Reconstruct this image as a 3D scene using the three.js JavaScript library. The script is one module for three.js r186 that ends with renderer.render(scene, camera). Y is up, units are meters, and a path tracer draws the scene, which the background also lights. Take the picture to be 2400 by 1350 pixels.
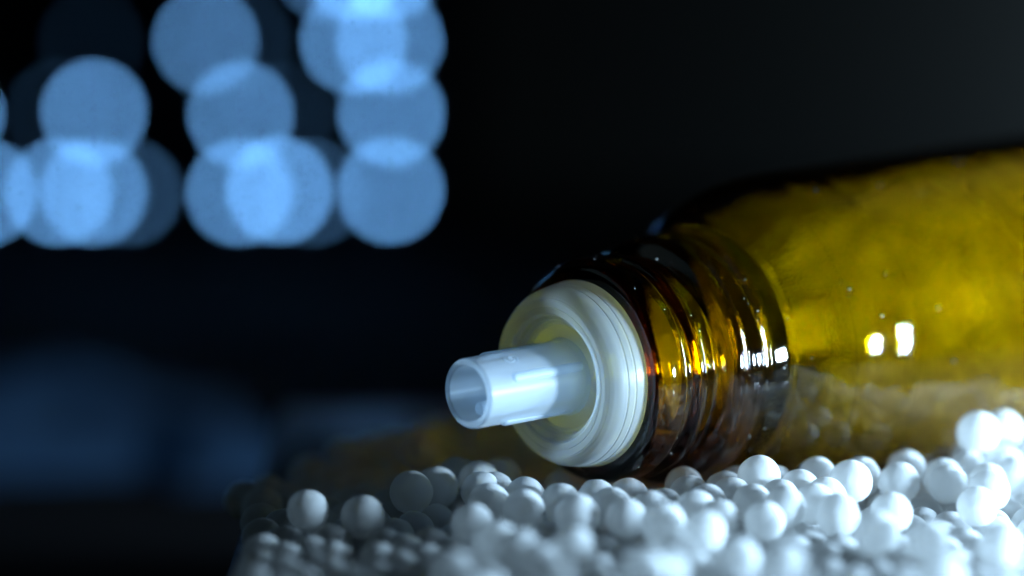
import * as THREE from 'three';
import { mergeGeometries } from 'three/addons/utils/BufferGeometryUtils.js';
import { RectAreaLightUniformsLib } from 'three/addons/lights/RectAreaLightUniformsLib.js';
import { ImprovedNoise } from 'three/addons/math/ImprovedNoise.js';
import { RoundedBoxGeometry } from 'three/addons/geometries/RoundedBoxGeometry.js';
RectAreaLightUniformsLib.init();

// ---------------------------------------------------------------- camera, lights, exposure (all lengths below in millimetres times MM)
const MM = 0.001, V = (x, y, z) => new THREE.Vector3(x * MM, y * MM, z * MM);
const scene = new THREE.Scene();
scene.background = new THREE.Color(0, 0, 0);
const renderer = new THREE.WebGLRenderer();
renderer.toneMapping = THREE.LinearToneMapping;
renderer.toneMappingExposure = 64;                                      // a dark room photographed with a long exposure
renderer.shadowMap.enabled = true;

const F = 9660, DIST = 322, PITCH = THREE.MathUtils.degToRad(7.5);      // focal length in photograph pixels, distance to the dropper's collar
const TABLE = 0, AXIS_Y = 13.2;                                          // height of the collar's centre above the table
const fwd = new THREE.Vector3(0, -Math.sin(PITCH), -Math.cos(PITCH)), up = new THREE.Vector3(0, Math.cos(PITCH), -Math.sin(PITCH)), right = new THREE.Vector3(1, 0, 0);
const collarAt = new THREE.Vector3(0, AXIS_Y, 0);
const eye = collarAt.clone().addScaledVector(fwd, -DIST).addScaledVector(right, -(1292 - 1200) / F * DIST).addScaledVector(up, (888 - 675) / F * DIST);
const camera = new THREE.PerspectiveCamera(2 * THREE.MathUtils.radToDeg(Math.atan(675 / F)), 16 / 9, 0.01, 10);
camera.position.copy(eye).multiplyScalar(MM);
camera.up.copy(up);
camera.lookAt(eye.clone().add(fwd).multiplyScalar(MM));
camera.focus = 320.5 * MM;
camera.userData.fStop = camera.getFocalLength() / 17;                    // an entrance pupil 17 mm across
const ray = (px, py) => fwd.clone().addScaledVector(right, (px - 1200) / F).addScaledVector(up, -(py - 675) / F);
const onHeight = (px, py, y) => { const d = ray(px, py); return eye.clone().addScaledVector(d, (y - eye.y) / d.y); };
const onDepth = (px, py, z) => { const d = ray(px, py); return eye.clone().addScaledVector(d, (z - eye.z) / d.z); };
const toPixel = (p) => { const q = p.clone().sub(eye), k = q.dot(fwd); return [1200 + F * q.dot(right) / k, 675 - F * q.dot(up) / k, k]; };

function areaLight(name, at, target, w, h, color, intensity) {
  const l = new THREE.RectAreaLight(color, intensity, w * MM, h * MM);
  l.name = name;
  l.position.copy(at).multiplyScalar(MM);
  l.lookAt(target.clone().multiplyScalar(MM));
  scene.add(l);
  return l;
}
const KEY_AT = new THREE.Vector3(180, 14.5, 60), KEY_TO = new THREE.Vector3(0, 8, 4);
const KEY_COLOR = new THREE.Color().setRGB(0.5, 0.75, 1.0), KEY_POWER = 11, KEY_W = 28, KEY_H = 20;
const SIDE_AT = new THREE.Vector3(70, 15, -1), SIDE_TO = new THREE.Vector3(20, 13, -8), SIDE_POWER = 5.5, SIDE_W = 1.1, SIDE_H = 11;
const BACK_AT = new THREE.Vector3(122, 24, -46), BACK_TO = new THREE.Vector3(40, 14, -36), BACK_POWER = 1.3, BACK_SIZE = 42;
const FILL_AT = new THREE.Vector3(-380, 230, 60), FILL_TO = new THREE.Vector3(0, 0, 0);
const FILL_COLOR = new THREE.Color().setRGB(0.6, 0.92, 1.0), FILL_POWER = 0.0006, FILL_SIZE = 260;
const WALL_LAMP_AT = new THREE.Vector3(186, 4, -366), WALL_LAMP_TO = new THREE.Vector3(180, 2, -400);
const WALL_LAMP_COLOR = new THREE.Color().setRGB(0.55, 0.84, 1.0), WALL_LAMP_POWER = 2.3;
const BLUE_AT = new THREE.Vector3(-170, 55, -110), BLUE_TO = new THREE.Vector3(-40, -15, -150), BLUE_COLOR = new THREE.Color().setRGB(0.16, 0.5, 1.0), BLUE_POWER = 0.022;

// ---------------------------------------------------------------- helpers
let seed = 7;
const rnd = () => { seed = (seed * 1664525 + 1013904223) >>> 0; return seed / 4294967296; };
const noise = new ImprovedNoise();
const taken = new Map();
function numbered(name) { const n = taken.get(name) ?? 0; taken.set(name, n + 1); return n ? name + '_' + String(n).padStart(3, '0') : name; }
function say(o, label, category, group, kind) {
  if (label) o.userData.label = label;
  if (category) o.userData.category = category;
  if (group) o.userData.group = group;
  if (kind) o.userData.kind = kind;
  return o;
}
function mesh(name, geometry, material, parent = scene) {
  const m = new THREE.Mesh(geometry, material);
  m.name = parent === scene ? numbered(name) : name;
  m.castShadow = m.receiveShadow = true;
  parent.add(m);
  return m;
}
function thing(name, label, category, group) { const g = new THREE.Group(); g.name = numbered(name); scene.add(g); return say(g, label, category, group); }
const mm = (g) => g.scale(MM, MM, MM);

function texture(size, fn, { srgb = false, repeat = 1 } = {}) {
  const d = new Uint8Array(size * size * 4);
  for (let y = 0; y < size; y++) for (let x = 0; x < size; x++) {
    const c = fn(x / size, y / size), i = (y * size + x) * 4, a = Array.isArray(c) ? c : [c, c, c];
    for (let k = 0; k < 3; k++) d[i + k] = Math.max(0, Math.min(255, a[k] * 255));
    d[i + 3] = 255;
  }
  const t = new THREE.DataTexture(d, size, size);
  t.wrapS = t.wrapT = THREE.RepeatWrapping; t.magFilter = THREE.LinearFilter; t.minFilter = THREE.LinearMipmapLinearFilter; t.generateMipmaps = true;
  if (srgb) t.colorSpace = THREE.SRGBColorSpace;
  t.repeat.set(repeat, repeat); t.needsUpdate = true;
  return t;
}
// noise that tiles over the unit square
function tile(u, v, fu, fv = fu, s = 0) {
  const a = (x, y) => noise.noise(x * fu + s * 7.13, y * fv + s * 3.7, s * 1.93 + 0.5), su = u, sv = v;
  return a(u, v) * (1 - su) * (1 - sv) + a(u - 1, v) * su * (1 - sv) + a(u, v - 1) * (1 - su) * sv + a(u - 1, v - 1) * su * sv;
}
const grain = texture(512, (u, v) => 0.5 + 0.35 * tile(u, v, 90, 90, 1) + 0.3 * tile(u, v, 40, 40, 2));
const pelletBump = texture(512, (u, v) => 0.5 + 0.3 * tile(u, v, 60, 60, 3) + 0.22 * tile(u, v, 22, 22, 4) + 0.16 * tile(u, v, 120, 120, 9));
const glassWave = texture(512, (u, v) => 0.5 + 0.3 * tile(u, v, 14, 9, 5) + 0.2 * tile(u, v, 40, 30, 6) + 0.1 * tile(u, v, 110, 90, 16));

// a profile [along, radius, corner rounding] -> evenly rounded points for a lathe
function rounded(list, closed) {
  const out = [], n = list.length;
  for (let i = 0; i < n; i++) {
    const [s, r, c = 0] = list[i], p = new THREE.Vector2(r, s);
    if ((!closed && (i === 0 || i === n - 1)) || !c) { out.push(p); continue; }
    const a = list[(i + n - 1) % n], b = list[(i + 1) % n], pa = new THREE.Vector2(a[1], a[0]), pb = new THREE.Vector2(b[1], b[0]);
    const da = pa.clone().sub(p), db = pb.clone().sub(p), k = Math.min(c, da.length() * 0.49, db.length() * 0.49);
    const p0 = p.clone().add(da.setLength(k)), p1 = p.clone().add(db.setLength(k));
    out.push(p0.clone().lerp(pa, 0.04));
    for (let j = 0; j <= 7; j++) { const t = j / 7; out.push(p0.clone().multiplyScalar((1 - t) ** 2).addScaledVector(p, 2 * t * (1 - t)).addScaledVector(p1, t * t)); }
    out.push(p1.clone().lerp(pb, 0.04));
  }
  if (closed) out.push(out[0].clone());
  return out;
}
function lathe(list, { closed = false, around = 128, move = null } = {}) {
  const pts = rounded(list, closed), g = new THREE.LatheGeometry(pts, around);
  let far = 0; const run = pts.map((p, i) => (far += i ? p.distanceTo(pts[i - 1]) : 0)), uv = g.attributes.uv, pos = g.attributes.position;
  for (let i = 0; i < uv.count; i++) {
    const row = i % pts.length, turn = Math.floor(i / pts.length) / around;
    uv.setXY(i, turn * 4, run[row] / 20);                                // one texture tile every 20 mm or so
  }
  if (move) {
    for (let i = 0; i < pos.count; i++) {
      const x = pos.getX(i), y = pos.getY(i), z = pos.getZ(i), r = Math.hypot(x, z), a = Math.atan2(x, z), k = move(y, r, a) / Math.max(r, 1e-6);
      pos.setXYZ(i, x * k, y, z * k);
    }
    const seamA = g.attributes.normal; g.computeVertexNormals();
    const nn = g.attributes.normal, last = around * pts.length;
    for (let i = 0; i < pts.length; i++) {
      const v = new THREE.Vector3().fromBufferAttribute(nn, i).add(new THREE.Vector3().fromBufferAttribute(nn, last + i)).normalize();
      nn.setXYZ(i, v.x, v.y, v.z); nn.setXYZ(last + i, v.x, v.y, v.z);
    }
  }
  return g;
}

// ---------------------------------------------------------------- materials
const glass = new THREE.MeshPhysicalMaterial({ name: 'amber glass', color: 0xffffff, transmission: 1, thickness: 0.002, ior: 1.52, roughness: 0.035, attenuationColor: new THREE.Color().setRGB(0.80, 0.65, 0.012), attenuationDistance: 0.00145, bumpMap: glassWave, bumpScale: 0.000014 });
const glowFilm = new THREE.MeshPhysicalMaterial({ name: 'added glow film', color: new THREE.Color().setRGB(0.86, 0.85, 0.82), roughness: 1, transmission: 0.35, transparent: true, vertexColors: true, alphaMap: texture(512, (u, v) => {
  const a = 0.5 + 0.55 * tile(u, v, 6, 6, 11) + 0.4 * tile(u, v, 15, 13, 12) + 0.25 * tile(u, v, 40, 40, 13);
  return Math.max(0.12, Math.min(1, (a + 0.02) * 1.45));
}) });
const plastic = new THREE.MeshPhysicalMaterial({ name: 'milky plastic', color: new THREE.Color().setRGB(0.86, 0.92, 0.97), roughness: 0.64, transmission: 0.8, clearcoat: 1, clearcoatRoughness: 0.25, ior: 1.5, bumpMap: grain, bumpScale: 0.00001 });
const sugar = new THREE.MeshPhysicalMaterial({ name: 'sugar', color: new THREE.Color().setRGB(0.86, 0.86, 0.85), roughness: 0.85, transmission: 0.48, ior: 1.45, bumpMap: pelletBump, bumpScale: 0.00003 });
const lacquer = new THREE.MeshPhysicalMaterial({ name: 'dark lacquer', color: new THREE.Color().setRGB(0.05, 0.028, 0.04), roughness: 0.32, bumpMap: grain, bumpScale: 0.00001 });
const darkDesk = new THREE.MeshPhysicalMaterial({ name: 'dark desk', color: new THREE.Color().setRGB(0.012, 0.011, 0.012), roughness: 1, specularIntensity: 0.15 });
const wallPaint = new THREE.MeshStandardMaterial({ name: 'grey wall', color: new THREE.Color().setRGB(0.04, 0.037, 0.037), roughness: 0.95 });
const blackPlastic = new THREE.MeshPhysicalMaterial({ name: 'black plastic', color: new THREE.Color().setRGB(0.004, 0.004, 0.005), roughness: 0.9, specularIntensity: 0.2 });
const blueMound = new THREE.MeshPhysicalMaterial({ name: 'blue cloth', color: new THREE.Color().setRGB(0.035, 0.095, 0.19), roughness: 0.95 });
const glow = (c, k) => new THREE.MeshStandardMaterial({ name: 'lamp glow', color: 0x000000, emissive: c, emissiveIntensity: k });

// ---------------------------------------------------------------- the setting: dark slab, desk, wall
const BOARD_W = 78, PANEL_Z = -309, DESK = -16.5, LEFT = onHeight(560, 1240, 0).x;
{
  const thick = -DESK - 0.1, slab = new RoundedBoxGeometry(BOARD_W, thick, 130, 4, 1);
  const m = mesh('serving_board', mm(slab.translate(LEFT + BOARD_W / 2, -thick / 2, -5)), lacquer);
  say(m, 'dark glossy board that carries the amber bottle and white globules', 'board');
  const desk = mesh('desk', mm(new THREE.BoxGeometry(1600, 20, 1300).translate(0, DESK - 10, -20)), darkDesk); say(desk, 'dark desk top behind and below the board', 'desk', null, 'structure');
  const wall = mesh('wall', mm(new THREE.BoxGeometry(1800, 900, 20).translate(0, DESK + 440, -410)), wallPaint); say(wall, 'dim grey wall behind the desk', 'wall', null, 'structure');
}

// ---------------------------------------------------------------- the bottle
const TURN = THREE.MathUtils.degToRad(48), TILT = THREE.MathUtils.degToRad(1.7);
const axis = new THREE.Vector3(Math.sin(TURN) * Math.cos(TILT), Math.sin(TILT), -Math.cos(TURN) * Math.cos(TILT));
const lying = new THREE.Quaternion().setFromUnitVectors(new THREE.Vector3(0, 1, 0), axis);
const OUTER = [
  [3.45, 6.2, 0.15], [3.45, 8.5, 0.7], [4.5, 8.95, 0.5], [6.2, 9.0, 0.6], [6.5, 8.35, 0.3], [9.9, 8.45, 0.4], [10.3, 9.75, 0.4], [11.1, 10.1, 0.5],
  [12.2, 9.9, 0.6], [13.2, 10.15, 0.5], [14.4, 9.95, 0.5], [16.2, 10.2, 0.4], [16.7, 10.7, 0.4], [18, 11.55, 1], [20, 12.65, 1.2], [22, 13.35, 1.2], [24.5, 13.7, 1.4], [27, 13.8, 1], ...Array.from({ length: 34 }, (_, k) => [28 + k * 1.35, 13.8, 0]), [74, 13.8, 1], [78, 11.5, 2], [78, 8, 1], [77, 0.02, 0],
];
const INNER = [[75, 0.02, 0], [75, 10.6, 2], [72, 12.15, 1], [26, 12.2, 2], [22.5, 11.8, 1.5], [19.5, 10.6, 2], [16.6, 8.9, 1.5], [14.8, 7.0, 1.2], [12.5, 6.2, 1], [4.5, 6.0, 0.3]];
function thread(s, r, a) {                                               // one helical ridge round the neck
  if (r < 8 || s < 6.6 || s > 9.9) return r;
  const turn = (a + Math.PI) / (2 * Math.PI), mid = 7.0 + turn * 1.6, d = (s - mid) / 0.62;
  return r + 0.62 * Math.exp(-(d ** 4));
}
{
  const denser = OUTER.flatMap((p, i) => p[0] === 6.5 ? [p, ...Array.from({ length: 30 }, (_, k) => [6.75 + k * 0.1, 8.36, 0])] : [p]);
  const bottle = thing('amber_bottle', 'amber brown glass bottle lying on its side with threaded neck', 'bottle');
  bottle.position.copy(collarAt).multiplyScalar(MM); bottle.quaternion.copy(lying);
  const g = lathe([...denser, ...INNER], { closed: true, around: 192, move: (s, r, a) => thread(s, r, a) * (1 + (r > 7.5 && s > 15 ? 0.004 * noise.noise(s * 0.28, a * 0.9, 3) * Math.exp(-Math.max(0, s - 22) / 12) + 0.0012 * noise.noise(s * 0.16, a * 1.2, 9) : 0)) });
  mesh('glass', mm(g), glass, bottle);
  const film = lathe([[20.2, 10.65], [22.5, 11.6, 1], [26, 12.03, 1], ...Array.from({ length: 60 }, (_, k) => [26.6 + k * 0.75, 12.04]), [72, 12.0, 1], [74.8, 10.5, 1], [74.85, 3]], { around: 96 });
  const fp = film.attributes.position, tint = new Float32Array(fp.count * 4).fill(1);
  for (let i = 0; i < fp.count; i++) {                                    // added pale film, denser in clumps where the base end should glow
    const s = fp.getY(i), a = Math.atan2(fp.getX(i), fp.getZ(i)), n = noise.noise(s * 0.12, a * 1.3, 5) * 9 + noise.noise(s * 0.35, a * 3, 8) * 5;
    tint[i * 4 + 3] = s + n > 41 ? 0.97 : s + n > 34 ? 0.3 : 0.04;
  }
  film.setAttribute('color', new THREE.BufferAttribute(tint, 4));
  say(mesh('added_glow_film', mm(film), glowFilm, bottle), 'added patchy pale film inside the glass that makes the base end glow');
}
function dustSpecks(bottle) {
  const list = [];
  for (let k = 0; k < 130; k++) {
    const s = 4 + 44 * Math.pow(rnd(), 1.5), a = rnd() * Math.PI * 2, r = thread(s, outerRadius(s), a) + 0.01, q = 0.025 + 0.04 * rnd() * rnd();
    list.push(new THREE.IcosahedronGeometry(q, 1).scale(1 + rnd(), 1 + rnd(), 0.8).translate(Math.sin(a) * r, s, Math.cos(a) * r));
  }
  say(mesh('dust_specks', mm(mergeGeometries(list)), sugar, bottle), 'fine white dust specks on the outside of the glass', null, null, 'stuff');
}
function outerRadius(s) { for (let i = 1; i < OUTER.length; i++) if (s <= OUTER[i][0]) { const [a, ra] = OUTER[i - 1], [b, rb] = OUTER[i]; return ra + (rb - ra) * Math.max(0, (s - a) / Math.max(1e-6, b - a)); } return 0; }
dustSpecks(scene.getObjectByName('amber_bottle'));

// ---------------------------------------------------------------- the dropper
{
  const d = thing('dropper_insert', 'milky white plastic dropper with hollow nozzle plugged into the bottle mouth', 'dropper');
  d.position.copy(collarAt).multiplyScalar(MM); d.quaternion.copy(lying);
  const collar = mesh('collar', mm(lathe([
    [1.35, 2.35], [1.35, 4.15, 0.12], [1.1, 4.25, 0.1], [1.05, 4.5, 0.1], [0.55, 4.62, 0.1], [0.45, 4.95, 0.12], [0.02, 5.1, 0.15], [0.02, 5.62, 0.03], [0.07, 5.66, 0.03], [0.03, 5.72, 0.03], [0, 6.2, 0.05], [0.06, 6.24, 0.03], [0.03, 6.3, 0.04], [0.14, 6.4, 0.06], [0.16, 6.46, 0.04], [0.2, 6.5, 0.04], [0.42, 6.72, 0.1], [0.9, 7.02, 0.25],
    [1.5, 7.14, 0.05], [1.56, 7.08, 0.04], [1.64, 7.16, 0.05], [2.2, 7.26, 0.06], [2.27, 7.2, 0.05], [2.36, 7.28, 0.05], [3.4, 7.42, 0.15], [3.42, 5.75, 0.2], [7.5, 5.7, 0.3], [7.6, 5.1, 0.2], [2.3, 5.0, 0.3], [2.2, 2.35],
  ], { closed: true, around: 144 })), plastic, d);
  const nozzle = mesh('nozzle', mm(lathe([
    [-8.7, 2.15, 0.12], [-8.7, 2.72, 0.2], [-5, 2.78, 0], [1.0, 2.86, 0.1], [1.35, 3.1, 0.1], [1.8, 3.1, 0], [1.8, 1.9, 0.1], [-3, 2.0, 0],
  ], { closed: true, around: 96 })), plastic, d);
  const floor = mesh('nozzle_floor', mm(new THREE.CylinderGeometry(2.2, 2.2, 0.6, 48).translate(0, 2.0, 0)), plastic, d);
  // four raised ribs along the nozzle; angles measured round the axis from the side that faces the camera
  const near = new THREE.Vector3(0, 0, 1).applyQuaternion(lying.clone().invert());
  const upIn = new THREE.Vector3(0, 1, 0).applyQuaternion(lying.clone().invert());
  const zeroA = Math.atan2(near.x, near.z), upA = Math.atan2(upIn.x, upIn.z), sign = Math.sign(Math.sin(upA - zeroA)) || 1;
  for (const deg of [24, -66, 114, 204]) {
    const a = zeroA + sign * THREE.MathUtils.degToRad(deg);
    const rib = new THREE.CapsuleGeometry(0.42, 6.6, 8, 20); rib.scale(1, 1, 0.72); rib.translate(0, -2.6, 2.68); rib.rotateY(a);
    mesh('rib', mm(rib), plastic, nozzle);
  }
  // fine pin inside the nozzle, standing against its wall
  const fill = lathe([[-7.8, 0.01], [-7.8, 0.5, 0.28], [1.8, 0.5], [1.8, 0.01]], { around: 32 });
  const a = zeroA + sign * THREE.MathUtils.degToRad(-84);
  fill.translate(Math.sin(a) * 1.3, 0, Math.cos(a) * 1.3);
  mesh('filling_pin', mm(fill), plastic, nozzle);
  // the cavity mark moulded on the nozzle: a 5 between two arcs
  const at = (u, v) => { const ang = zeroA + sign * (THREE.MathUtils.degToRad(58) + v / 2.8); return new THREE.Vector3(Math.sin(ang) * 2.815, -5.4 + u, Math.cos(ang) * 2.815); };
  const line = (pts) => new THREE.TubeGeometry(new THREE.CatmullRomCurve3(pts.map(([u, v]) => at(u, v))), 24, 0.035, 6);
  const arc = (m, r, a0, a1) => Array.from({ length: 9 }, (_, i) => { const t = a0 + (a1 - a0) * i / 8; return [m + r * Math.cos(t), r * 0.8 * Math.sin(t)]; });
  mesh('moulded_mark', mm(mergeGeometries([line(arc(0, 0.62, 0.75 * Math.PI, 1.3 * Math.PI)), line(arc(0, 0.62, -0.35 * Math.PI, 0.3 * Math.PI)), line([[0.22, 0.3], [-0.12, 0.3], [-0.16, 0.04]]), line([[-0.16, 0.04], [0.1, 0.08], [0.2, -0.1], [0.06, -0.28], [-0.16, -0.26]])])), plastic, nozzle);
}

// ---------------------------------------------------------------- the globules
const R = 1.73;
// [pixel x, pixel y, height of the centre above the board]: globules that can be told apart in the photograph
const PICKED = [
  [1472, 1115, 4.9], [1853, 1122, 4.1], [1990, 1150, 4.2], [2034, 1124, 3.8], [2112, 1112, 4.2], [2132, 1068, 4.0], [1162, 1172, 3.6], [1240, 1168, 3.4], [1313, 1150, 3.4],
  [1352, 1220, 4.2], [1555, 1246, 4.4], [1648, 1262, 4.4], [1510, 1345, 4.4], [1062, 1338, 4.2], [1790, 1228, 4.2], [1838, 1192, 4.6], [1930, 1192, 3.6], [2086, 1202, 4.4], [2342, 1272, 4.6], [2170, 1262, 4.4],
  [2205, 1338, 4.4], [2282, 1082, 4.4], [2392, 1066, 4.4], [2055, 1262, 4.0], [1832, 1332, 4.2], [1728, 1310, 4.2], [2295, 1210, 3.6], [985, 1052, 4.2], [690, 1290, 1.5], [757, 1288, 1.5], [2330, 1030, 4.6], [2390, 990, 5.0], [1625, 1125, 3.0], [1715, 1128, 3.0], [1790, 1120, 3.0], [1440, 1160, 3.0],
   [2260, 1050, 3.8], [1150, 1215, 3.4],
];
const DROP = onHeight(975, 1214, 0);
const pellets = PICKED.map(([px, py, h]) => { const p = onHeight(px, py, h); return { p, picked: p.clone() }; });
{
  const step = R * 2.06, inside = (x, z) => {
    const [px, py] = toPixel(new THREE.Vector3(x, R, z));
    if (py < 985 + (px < 1050 ? (1050 - px) * 0.42 : 0) || px < 575 + Math.max(0, 1240 - py) * 0.25) return false;
    return px < 2410 && x < 40 && z < 48 && z > -42;
  };
  for (let j = -20; j < 30; j++) for (let i = -30; i < 40; i++) {        // the bottom layer, loosely packed
    const x = (i + (j & 1) * 0.5) * step + (rnd() - 0.5) * 1.1, z = j * step * 0.87 + (rnd() - 0.5) * 1.1;
    const gap = x < -5 ? 0.16 : 0.05;
    if (!inside(x, z) || rnd() < gap) continue;
    pellets.push({ p: new THREE.Vector3(x, R + rnd() * 0.3, z) });
  }
  for (let k = 0; k < 8; k++) pellets.push({ p: new THREE.Vector3(31 + 8 * rnd(), 3 * R + rnd() * 3, 12 + 34 * rnd()) });   // the heap rises just outside the frame
  for (let k = 0; k < 150; k++) {                                         // a scattered second layer, thicker to the right
    const x = -22 + 65 * Math.pow(rnd(), 0.7), z = -30 + 80 * rnd();
    if (!inside(x, z) || x < -9 || (Math.abs(x - DROP.x) < 5 && z > DROP.z - 2.2 && z < DROP.z + 9)) continue;
    const [px, py] = toPixel(new THREE.Vector3(x, 4, z));
    if (PICKED.some(([qx, qy, h]) => h > 2.5 && Math.hypot(px - qx, py - qy) < 62)) continue;
    pellets.push({ p: new THREE.Vector3(x, 3 * R + rnd() * 2, z) });
  }
  for (let k = 0; k < 36; k++) pellets.push({ p: onHeight(1090 + 900 * rnd(), 1105 + 75 * rnd(), 4.6) });   // a fuller carpet along the neck
  for (let k = 0; k < 16; k++) pellets.push({ p: onHeight(2230 + 180 * rnd(), 985 + 70 * rnd(), 5 + 2 * rnd()) });   // it climbs against the body
  // let them settle: gravity, contacts between globules, with the board and with the bottle
  const cell = 2 * R, key = (x, y, z) => x * 73856093 ^ y * 19349663 ^ z * 83492791;
  for (let it = 0; it < 260; it++) {
    const grid = new Map();
    pellets.forEach((b, i) => {
      b.p.y -= 0.05;
      if (b.picked) { b.p.x += (b.picked.x - b.p.x) * 0.35; b.p.z += (b.picked.z - b.p.z) * 0.35; b.p.y += (b.picked.y - b.p.y) * 0.1; }
      const k = key(Math.floor(b.p.x / cell), Math.floor(b.p.y / cell), Math.floor(b.p.z / cell));
      (grid.get(k) ?? grid.set(k, []).get(k)).push(i);
    });
    for (let i = 0; i < pellets.length; i++) {
      const b = pellets[i], cx = Math.floor(b.p.x / cell), cy = Math.floor(b.p.y / cell), cz = Math.floor(b.p.z / cell);
      for (let dx = -1; dx < 2; dx++) for (let dy = -1; dy < 2; dy++) for (let dz = -1; dz < 2; dz++) for (const j of grid.get(key(cx + dx, cy + dy, cz + dz)) ?? []) {
        if (j <= i) continue;
        const c = pellets[j], d = c.p.clone().sub(b.p), l = d.length() || 1e-3;
        if (l < 2 * R) { d.multiplyScalar((2 * R - l) / l / 2); b.p.sub(d); c.p.add(d); }
      }
    }
    for (const b of pellets) {
      const q = b.p.clone().sub(collarAt), s = q.dot(axis);
      if (s > -1 && s < 80) {
        const away = q.addScaledVector(axis, -s), l = away.length(), need = Math.max(outerRadius(Math.max(3.5, s - 1)), outerRadius(s), outerRadius(s + 1), 7.4) + R;
        if (l < need) b.p.addScaledVector(away.multiplyScalar(1 / l), need - l);
      }
      b.p.y = Math.max(b.p.y, R);
    }
  }
}
for (let i = pellets.length - 1; i >= 0; i--) {                          // a hollow in the top of the heap
  const [px, py] = toPixel(pellets[i].p);
  if (!pellets[i].picked && pellets[i].p.y > 2.2 && px > 950 && px < 1085 && py > 1165 && py < 1290) pellets.splice(i, 1);
}
// how many pixels of each globule show, on a coarse grid
{
  const W = 600, H = 338, near = new Float32Array(W * H).fill(1e9), who = new Int32Array(W * H).fill(-1);
  const stamp = (p, r, id) => {
    const [px, py, k] = toPixel(p), x = px / 4, y = py / 4, q = r * F / k / 4;
    for (let v = Math.max(0, Math.floor(y - q)); v <= Math.min(H - 1, y + q); v++) for (let u = Math.max(0, Math.floor(x - q)); u <= Math.min(W - 1, x + q); u++) {
      const e = ((u - x) ** 2 + (v - y) ** 2) / (q * q); if (e > 1) continue;
      const z = k - r * Math.sqrt(1 - e), n = v * W + u;
      if (z < near[n]) { near[n] = z; who[n] = id; }
    }
  };
  for (let s = 4; s < 70; s += 1) stamp(collarAt.clone().addScaledVector(axis, s), outerRadius(s), -2);
  pellets.forEach((b, i) => stamp(b.p, R, i));
  pellets.forEach((b) => { b.seen = 0; });
  for (const i of who) if (i >= 0) pellets[i].seen++;
}
{
  const shapes = [0, 1, 2, 3].map((k) => {
    const g = new THREE.SphereGeometry(R, 40, 28), p = g.attributes.position, v = new THREE.Vector3();
    for (let i = 0; i < p.count; i++) {
      v.fromBufferAttribute(p, i);
      const n = v.clone().normalize();
      v.multiplyScalar(1 + 0.035 * noise.noise(n.x * 1.6 + k * 9, n.y * 1.6, n.z * 1.6) + 0.006 * noise.noise(n.x * 5, n.y * 5 + k * 4, n.z * 5));
      p.setXYZ(i, v.x, v.y, v.z);
    }
    g.computeVertexNormals();
    const nn = g.attributes.normal;                                       // close the seam and the poles
    for (let i = 0; i < p.count; i++) { const col = i % 41, row = Math.floor(i / 41); if (row === 0 || row === 28) { v.fromBufferAttribute(p, i).normalize(); nn.setXYZ(i, v.x, v.y, v.z); } else if (col === 40) { const j = row * 41; v.fromBufferAttribute(nn, i).add(new THREE.Vector3().fromBufferAttribute(nn, j)).normalize(); nn.setXYZ(i, v.x, v.y, v.z); nn.setXYZ(j, v.x, v.y, v.z); } }
    return mm(g);
  });
  const order = pellets.map((b, i) => i).filter((i) => pellets[i].seen > 0).sort((a, b) => pellets[b].seen - pellets[a].seen), single = new Set(order.slice(0, 300));
  const rest = [], turn = () => new THREE.Quaternion(rnd() - 0.5, rnd() - 0.5, rnd() - 0.5, rnd() - 0.5).normalize();
  pellets.forEach((b, i) => {
    const q = turn(), k = 0.87 + 0.14 * rnd();
    if (!single.has(i)) { rest.push(new THREE.Matrix4().compose(b.p.clone().multiplyScalar(MM), q, new THREE.Vector3(k, k, k))); return; }
    const m = mesh('sugar_globule', shapes[i % 4], sugar);
    m.position.copy(b.p).multiplyScalar(MM); m.quaternion.copy(q); m.scale.setScalar(k);
    // what it lies beside: the part of the bottle or dropper nearest to it
    const high = b.p.y > 2.7, from = b.p.clone().sub(collarAt), s = from.dot(axis), away = from.clone().addScaledVector(axis, -s).length();
    const behind = from.z < -3;
    const where = s < -14 ? 'in the dim scatter far beyond the nozzle' : s < -4 ? (behind ? 'in the scatter behind the nozzle' : 'in front of the hollow nozzle') : s < 5 ? 'beside the dropper collar' : s < 15 ? 'beside the threaded neck' : s < 27 ? 'beside the bottle shoulder' : 'beside the bottle body';
    const gap = away < 17 ? ', close to it' : away < 22 ? ', a little away' : away < 30 ? ', well away from it' : ', at the outer edge';
    if (i === 0) say(m, 'white globule perched against the bottle lip beside the dropper collar', 'globule', 'white sugar globules heaped on the board');
    else say(m, (high ? 'raised white globule ' : 'low white globule ') + where + gap, 'globule', high ? 'raised white globules on the heap' : 'bottom layer of white globules');
  });
  const bed = new THREE.InstancedMesh(shapes[0], sugar, rest.length);
  bed.name = 'hidden_globules'; rest.forEach((m, i) => bed.setMatrixAt(i, m));
  bed.castShadow = bed.receiveShadow = true; scene.add(bed);
  say(bed, 'remaining white globules packed under and behind the visible ones', 'globules', null, 'stuff');
}

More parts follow.
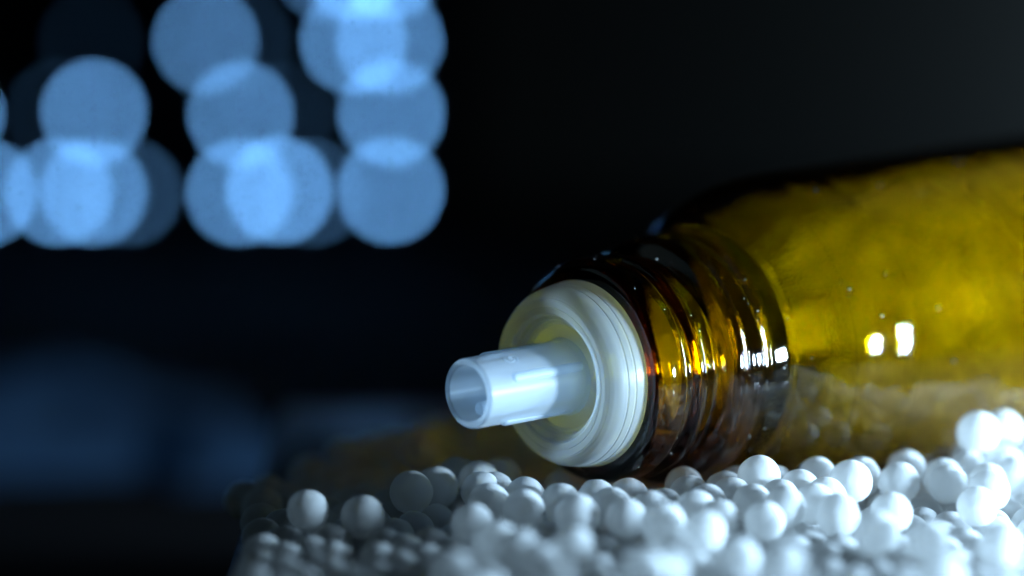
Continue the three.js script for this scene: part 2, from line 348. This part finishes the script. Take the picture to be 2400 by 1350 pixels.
// ---------------------------------------------------------------- lamps
function lampBox(name, label, at, to, w, h, color, k) {
  const g = thing(name, label, 'lamp');
  g.position.copy(at).multiplyScalar(MM); g.lookAt(to.clone().multiplyScalar(MM));
  mesh('housing', mm(new RoundedBoxGeometry(w + 5, h + 5, 8, 3, 1).translate(0, 0, -6.5)), blackPlastic, g);
  mesh('glowing_face', mm(new THREE.BoxGeometry(w, h, 0.6).translate(0, 0, -2.1)), glow(color, k), g);
  return g;
}
lampBox('lamp', 'small cool white lamp shining across the heap toward the dropper', KEY_AT, KEY_TO, KEY_W, KEY_H, KEY_COLOR, 0.08);
areaLight('key_light', KEY_AT, KEY_TO, KEY_W, KEY_H, KEY_COLOR, KEY_POWER);
{                                                                         // a black card keeps the lamp's light off the wall
  const flag = thing('black_card', 'upright black card shading the wall from the lamp', 'card');
  mesh('card', mm(new THREE.BoxGeometry(206, 150, 1.5).translate(160, DESK + 75, -78)), blackPlastic, flag);
  mesh('foot', mm(new RoundedBoxGeometry(30, 5, 24, 2, 1).translate(168, DESK + 2.6, -91)), blackPlastic, flag);
}
lampBox('lamp', 'narrow upright lamp beside the body of the bottle', SIDE_AT, SIDE_TO, SIDE_W, SIDE_H, KEY_COLOR, 0.08);
lampBox('lamp', 'added square lamp out of view lighting the base end of the bottle', BACK_AT, BACK_TO, BACK_SIZE, BACK_SIZE, KEY_COLOR, 0.08);  // added lamp, out of view, to make the base end glow yellow
areaLight('added_back_light', BACK_AT, BACK_TO, BACK_SIZE, BACK_SIZE, KEY_COLOR, BACK_POWER);
lampBox('lamp', 'added large dim fill lamp out of view to the left', FILL_AT, FILL_TO, FILL_SIZE, FILL_SIZE, FILL_COLOR, 0.001);  // added soft fill, high on the left, in place of ambient light
areaLight('side_light', SIDE_AT, SIDE_TO, SIDE_W, SIDE_H, KEY_COLOR, SIDE_POWER);
areaLight('fill_light', FILL_AT, FILL_TO, FILL_SIZE, FILL_SIZE, FILL_COLOR, FILL_POWER);
lampBox('lamp', 'added blue lamp out of view brightening the blue mounds', BLUE_AT, BLUE_TO, 40, 30, BLUE_COLOR, 0.03);  // added off-view lamp that lifts the blue shapes at lower left
areaLight('added_blue_light', BLUE_AT, BLUE_TO, 40, 30, BLUE_COLOR, BLUE_POWER);
lampBox('lamp', 'added small lamp out of view brightening the grey wall', WALL_LAMP_AT, WALL_LAMP_TO, 20, 20, WALL_LAMP_COLOR, 0.005);  // added off-view lamp for the glow on the right of the wall
areaLight('added_wall_light', WALL_LAMP_AT, WALL_LAMP_TO, 20, 20, WALL_LAMP_COLOR, WALL_LAMP_POWER);

// ---------------------------------------------------------------- the panel of blue lamps far behind
{
  const Z = PANEL_Z, corner = onDepth(1090, 590, Z);
  const panel = thing('light_panel', 'black panel with small glowing blue lamps standing behind the board', 'panel');
  const w = 240, h = 150;
  panel.position.copy(new THREE.Vector3(corner.x - w / 2, DESK + 0.1, Z)).multiplyScalar(MM);
  mesh('backing', mm(new RoundedBoxGeometry(w, h, 8, 3, 1).translate(0, h / 2, -4)), blackPlastic, panel);
  const lamps = [
    [-37, 450, 1], [138, 450, 1], [221, 450, 1], [303, 450, 0.22], [562, 450, 1], [656, 445, 1.25], [733, 450, 0.22], [915, 445, 1.05],
    [-115, 268, 1], [221, 262, 0.95], [139, 262, 0.04], [565, 268, 0.9], [657, 268, 0.06], [917, 265, 1.05],
    [483, 95, 0.7], [562, 95, 0.06], [215, 98, 0.02], [828, 95, 1], [914, 95, 1],
    [768, -75, 0.4], [828, -78, 1], [914, -78, 1],
  ];
  const bulb = mm(new THREE.CylinderGeometry(1.0, 1.0, 1, 20).rotateX(Math.PI / 2)), ring = mm(new THREE.TorusGeometry(1.25, 0.24, 8, 24));
  const mats = new Map();
  for (const [px, py, k] of lamps) {
    const p = onDepth(px, py, Z).sub(panel.position.clone().multiplyScalar(1 / MM));
    if (!mats.has(k)) mats.set(k, glow(new THREE.Color().setRGB(0.16, 0.47, 1.0), 0.42 * k));
    const l = mesh('lamp', bulb, mats.get(k), panel); l.position.set(p.x * MM, p.y * MM, 0.6 * MM); l.castShadow = false;
    mesh('bezel', ring, blackPlastic, l);
  }
}
// ---------------------------------------------------------------- low blue mounds on the desk behind the board
function mound(px, py, w, d, h, turn, s, label) {
  const at = onHeight(px, py, DESK + h * 0.6), g = new THREE.PlaneGeometry(w, d, 40, 30).rotateX(-Math.PI / 2), p = g.attributes.position;
  for (let i = 0; i < p.count; i++) {
    const x = p.getX(i), z = p.getZ(i), e = Math.cos(Math.PI * x / w) * Math.cos(Math.PI * z / d);
    p.setY(i, Math.max(0.2, h * Math.pow(Math.max(0, e), 0.8) * (0.85 + 0.35 * noise.noise(x * 0.09 + s, z * 0.13, s) + 0.12 * noise.noise(x * 0.3, z * 0.3 + s, s))));
  }
  g.computeVertexNormals();
  const m = mesh('blue_mound', mm(g), blueMound);
  m.position.set(at.x * MM, (DESK + 0.2) * MM, at.z * MM); m.rotation.y = turn;
  return say(m, label, 'mound');
}
mound(20, 930, 54, 50, 9, 0.15, 1, 'long low blue mound on the desk behind the board');
mound(470, 1015, 17, 30, 6, 0.5, 2, 'small uneven blue mound beside the long one');
mound(850, 1030, 24, 20, 4, 0.1, 3, 'dim flat blue mound behind the scattered globules');
renderer.render(scene, camera);
